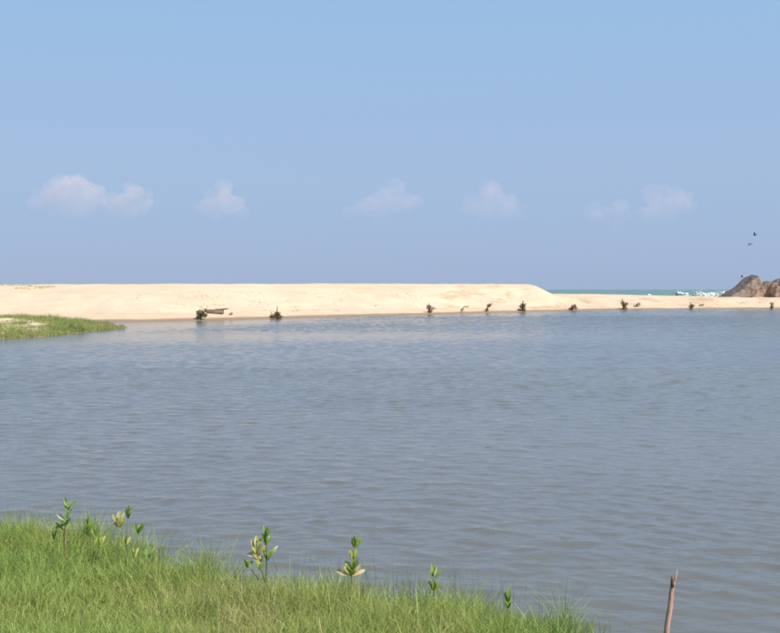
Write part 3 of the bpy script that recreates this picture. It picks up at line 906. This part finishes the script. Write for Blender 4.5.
# ------------------------------------------------------------------ boulders
M_ROCK_G = rock_material('granite_grey', (0.19, 0.145, 0.115), (0.34, 0.265, 0.215), (0.13, 0.10, 0.08))
M_ROCK_M = rock_material('granite_mid', (0.23, 0.165, 0.13), (0.38, 0.28, 0.225), (0.14, 0.10, 0.08))
M_ROCK_O = rock_material('granite_orange', (0.26, 0.175, 0.13), (0.42, 0.30, 0.23), (0.15, 0.09, 0.07))
GR = 'boulders behind the beach'
def boulder(name, label, outline, dist, depth, mat, taper=0.6, seed=0, rough=0.22, cuts=4, shear=(0, 0)):
    """closed rock: the outline as seen from the lagoon, swelling in depth and eroded by noise"""
    pts = [pix(px, py, dist) for px, py in outline]
    c = sum(pts, Vector()) / len(pts)
    bm = bmesh.new()
    layers = []
    for k, (y, sc) in enumerate(((-0.5, taper), (-0.36, 0.5 + taper / 2), (-0.1, 1.0), (0.2, 1.0), (0.5, 0.72))):
        layers.append([bm.verts.new(Vector(((p.x - c.x) * sc + y * shear[0], y * depth, (p.z - c.z) * sc + (1 - sc) * -0.4 + y * shear[1]))) for p in pts])
    n_ = len(pts)
    for a, b in zip(layers, layers[1:]):
        for i in range(n_): bm.faces.new((a[i], a[(i + 1) % n_], b[(i + 1) % n_], b[i]))
    for L, flip in ((layers[0], 1), (layers[-1], 0)):
        f = bm.faces.new(L if not flip else L[::-1])
        bmesh.ops.poke(bm, faces=[f])
    bmesh.ops.recalc_face_normals(bm, faces=bm.faces)
    for _ in range(cuts - 1):
        bmesh.ops.subdivide_edges(bm, edges=bm.edges, cuts=1, use_grid_fill=True, smooth=0.0)
    bm.normal_update()
    off = Vector((seed * 3.1, seed * 1.7, seed))
    for v in bm.verts:
        q = v.co + off
        h = (mnoise.fractal(q * 0.55, 0.7, 2.0, 5) + 0.5 * (mnoise.ridged_multi_fractal(q * 0.8, 0.9, 2.1, 4, 1.0, 2.0) - 1.0)) * rough
        crack = abs(mnoise.noise(Vector((q.x * 0.9, q.y * 0.5, q.z * 0.25))))
        h -= 0.35 * rough * max(0, 0.10 - crack) * 10
        v.co += v.normal * h
    for f in bm.faces: f.smooth = True
    return tag(bm_obj(name, bm, mat, None, c), label, 'boulder', GR)

boulder('leaning_boulder', 'grey wedge shaped granite slab leaning left with dark upper edge', 
        [(724, 296.3), (731, 291.5), (738, 286.4), (744, 281.2), (749, 276.4), (753, 274.6), (756.3, 276.6), (758, 281), (756.3, 286), (752, 291), (746, 296), (741, 301), (730, 301)], 166.0, 4.5, M_ROCK_G, 0.92, 1, 0.16, shear=(-0.25, 0.2))
boulder('grey_boulder', 'low grey boulder wedged between the leaning slab and the orange one',
        [(742, 302), (747, 294), (752, 288.5), (757, 285.3), (761.5, 283.2), (767, 281.2), (773, 281), (777, 286), (778, 302)], 167.2, 5.0, M_ROCK_M, 0.85, 5, 0.22)
boulder('orange_boulder', 'orange tinted boulder with cracks running out of the right edge',
        [(766, 302), (765.5, 290), (768, 283.5), (772, 281.5), (777, 279.2), (783, 278), (792, 275.5), (801, 277.5), (808, 285), (812, 302)], 166.5, 6.0, M_ROCK_O, 0.88, 9, 0.30)
boulder('surf_rock', 'small dark wet rock among the white surf',
        [(708.5, 297), (709.3, 293.6), (711, 292.3), (713, 293.2), (714, 297)], 184.0, 1.2, plain_material('wet_rock', (0.03, 0.03, 0.03), (0.08, 0.075, 0.07), 2, 0.4), 0.75, 3, 0.05, cuts=3)

# ------------------------------------------------------------------ surf
def foam_ridge(x0, x1, dist, z0, zfun, name, label, seed):
    a, b = pix(x0, 295, dist), pix(x1, 295, dist)
    nu, nv = max(12, int((b.x - a.x) / 0.12)), 18
    u = np.linspace(0, 1, nu); v = np.linspace(-1, 1, nv)
    U, V = np.meshgrid(u, v)
    Xs = a.x + (b.x - a.x) * U
    top = zfun(Xs) * np.clip(np.sin(U * math.pi) * 1.8, 0, 1)
    Ys = dist + V * 2.2 + 0.6 * vnoise(Xs * 0.5 + seed, V * 2)
    Zs = z0 + top * (1 - V ** 2) ** 0.8 * (0.85 + 0.35 * fbm(Xs * 0.8 + seed, V * 2.5 + seed, 4)) - 0.25 * (np.abs(V) > 0.96)
    idx = np.arange(nu * nv).reshape(nv, nu)
    f = np.stack([idx[:-1, :-1], idx[:-1, 1:], idx[1:, 1:], idx[1:, :-1]], -1).reshape(-1, 4)
    me = np_mesh(name, np.stack([Xs, Ys, Zs], -1).reshape(-1, 3), f)
    o = link(name, me, M_SEA)
    # ragged foam lumps on the crest and front
    rnd = random.Random(seed)
    bmf = bmesh.new()
    for _ in range(int(44 * (b.x - a.x))):
        iu = rnd.randrange(2, nu - 2); iv = min(nv - 3, max(2, int(rnd.gauss(nv * 0.42, nv * 0.17))))
        if vnoise(Xs[iv, iu] * 0.55 + seed, iv * 0.35) < -0.14: continue
        p = Vector((Xs[iv, iu], Ys[iv, iu], Zs[iv, iu] + rnd.uniform(-0.08, 0.10)))
        mt = Matrix.Translation(p) @ Matrix.Diagonal((rnd.uniform(1, 2.4), 1.0, rnd.uniform(0.45, 0.8), 1))
        bmesh.ops.create_icosphere(bmf, subdivisions=1, radius=rnd.uniform(0.06, 0.19), matrix=mt)
    for f_ in bmf.faces: f_.smooth = True
    bm_obj('foam', bmf, M_FOAM, o)
    return tag(o, label, 'surf', kind='stuff')
ctr = lambda px, d: pix(px, 295, d).x
foam_ridge(687, 733, 183.0, -0.1, lambda X: 2.05 + 0.55 * np.exp(-((X - ctr(698, 183)) / 0.9) ** 2) + 0.35 * np.exp(-((X - ctr(722, 183)) / 2.5) ** 2) + 0.25 * vnoise(X * 0.8, X * 0), 'breaking_wave', 'white breaking wave beside the leaning boulder', 2)
foam_ridge(673, 690, 196.0, -0.1, lambda X: 2.2 + 0.35 * vnoise(X * 0.7, X * 0 + 2), 'foam_crest', 'small white foam crest left of the breaking wave', 6)
foam_ridge(645, 655, 215.0, -0.1, lambda X: 1.7 + 0.4 * vnoise(X * 0.7, X * 0 + 4), 'foam_streak', 'faint foam streak on the teal sea', 9)
bm = bmesh.new()
for _ in range(260):
    cx = random.choice((698, 698, 704, 717, 724, 729, 681))
    dd_ = 183 if cx > 690 else 196
    p = pix(cx + random.gauss(0, 2.2), 295, dd_)
    p.z = 1.5 + abs(random.gauss(0, 0.4)); p.y += random.gauss(0, 0.8)
    bmesh.ops.create_icosphere(bm, subdivisions=1, radius=random.uniform(0.02, 0.055), matrix=Matrix.Translation(p))
tag(bm_obj('sea_spray', bm, M_FOAM), 'white spray droplets thrown up above the surf', 'spray', kind='stuff')

# ------------------------------------------------------------------ birds
M_BIRD = plain_material('crow_feather', (0.015, 0.015, 0.018), (0.035, 0.034, 0.036), 12, 0.6)
def bird(label, px, py, dist, head, flap, bank, size=1.0):
    """crow in flight: one continuous body with two wings and a fanned tail"""
    bm = bmesh.new()
    prof = [(-0.27, 0.004, 0), (-0.25, 0.012, 0), (-0.21, 0.035, 0.008), (-0.17, 0.04, 0.008), (-0.12, 0.045, 0), (-0.03, 0.066, -0.006), (0.07, 0.06, -0.004), (0.15, 0.035, 0), (0.24, 0.03, 0.004), (0.34, 0.05, 0.004), (0.38, 0.03, 0.004)]
    rings = tube_into(bm, [(0, -x, z) for x, r_, z in prof], [r_ for x, r_, z in prof], 8)
    for row in rings[-3:]:
        cz = sum(v.co.z for v in row) / 8
        for v in row: v.co.z = cz + (v.co.z - cz) * 0.25; v.co.x *= 1.5
    for s in (-1, 1):
        span = [(0.04, 0.10, -0.10, 0), (0.16, 0.12, -0.09, 0.5), (0.28, 0.10, -0.10, 0.85), (0.38, 0.04, -0.10, 1.0), (0.45, -0.03, -0.10, 1.05)]
        up, lo = [], []
        for x, yl, yt, k in span:
            z = 0.02 + math.sin(flap) * x
            xx = s * (0.04 + (x - 0.04) * math.cos(flap))
            cam_ = 0.014 * (1 - k * 0.7)
            up.append([bm.verts.new((xx, yl, z)), bm.verts.new((xx, (yl + yt) / 2, z + cam_)), bm.verts.new((xx, yt, z - 0.01))])
            lo.append([bm.verts.new((xx, yl, z - 0.006)), bm.verts.new((xx, (yl + yt) / 2, z + cam_ - 0.01)), bm.verts.new((xx, yt, z - 0.014))])
        for A in (up, lo):
            for a, b in zip(A, A[1:]):
                for k in range(2): bm.faces.new((a[k], a[k + 1], b[k + 1], b[k]))
        for a, b, c_, d_ in zip(up, up[1:], lo, lo[1:]):
            bm.faces.new((a[0], b[0], d_[0], c_[0])); bm.faces.new((a[2], b[2], d_[2], c_[2]))
        bm.faces.new(up[-1] + lo[-1][::-1])
    o = bm_obj('crow', bm, M_BIRD, None, pix(px, py, dist))
    o.rotation_euler = (0.1, bank, head)
    o.scale = (size,) * 3
    return tag(o, label, 'bird', 'crows flying near the boulders')
bird('black crow flying highest above the boulders', 754.6, 235.2, 140, R(35), R(48), R(20), 1.0)
bird('black crow flying just below the highest one', 750.0, 243.8, 141, R(-60), R(-30), R(-12), 1.05)
bird('black crow about to land just above the leaning slab', 741.8, 276.8, 160, R(70), R(30), R(8), 0.9)

# ------------------------------------------------------------------ clouds
GC = 'small faint cumulus clouds low over the sea'
def cloud(label, puffs, dist, dens, seed):
    """puffs: (px, py, radius px)"""
    c = pix(puffs[0][0], puffs[0][1], dist)
    s = dist / FOC
    bm = bmesh.new()
    for px, py, r_ in puffs:
        p = pix(px, py, dist) - c
        rnd = random.Random(seed + px)
        for k in range(16):
            q = Vector((rnd.gauss(0, 0.62), rnd.gauss(0, 0.6), rnd.gauss(0, 0.45))) * r_ * s
            rad = r_ * s * rnd.uniform(0.3, 0.8)
            bmesh.ops.create_icosphere(bm, subdivisions=2, radius=rad, matrix=Matrix.Translation(p + q) @ Matrix.Diagonal((1.1, 1.0, 0.85, 1)))
    me = bpy.data.meshes.new('cloud'); bm.to_mesh(me); bm.free()
    o = link('cumulus_cloud', me, cloud_material('cloud_vapour', dens), None, c)
    m = o.modifiers.new('remesh', 'REMESH'); m.mode = 'VOXEL'; m.voxel_size = 9.0
    return tag(o, label, 'cloud', GC)
DC = 6500.0
cloud('largest pinkish white cloud with a billowing top, far left', [(68, 188, 15), (75, 182, 9), (52, 194, 12), (88, 194, 12), (72, 203, 17), (45, 205, 11), (98, 205, 9)], DC, 0.0019, 1)
cloud('small round cloud just right of the largest one', [(127, 199, 14), (118, 207, 10), (138, 206, 8)], DC * 1.05, 0.0016, 2)
cloud('lone small puffy cloud between the left pair and the centre cloud', [(221, 200, 14), (228, 208, 11), (212, 207, 9)], DC * 0.97, 0.0013, 3)
cloud('faint flat cloud near the picture centre with a small companion lobe', [(386, 200, 14), (403, 203, 11), (370, 207, 10), (351, 211, 8)], DC * 1.1, 0.00075, 4)
cloud('faint cloud right of the picture centre', [(484, 203, 15), (503, 207, 13), (473, 211, 9), (518, 212, 8)], DC * 1.12, 0.00065, 5)
cloud('wide faint cloud above the right beach with two low humps', [(664, 205, 15), (680, 204, 10), (645, 212, 11), (622, 213, 11), (600, 212, 11)], DC * 1.05, 0.00065, 6)
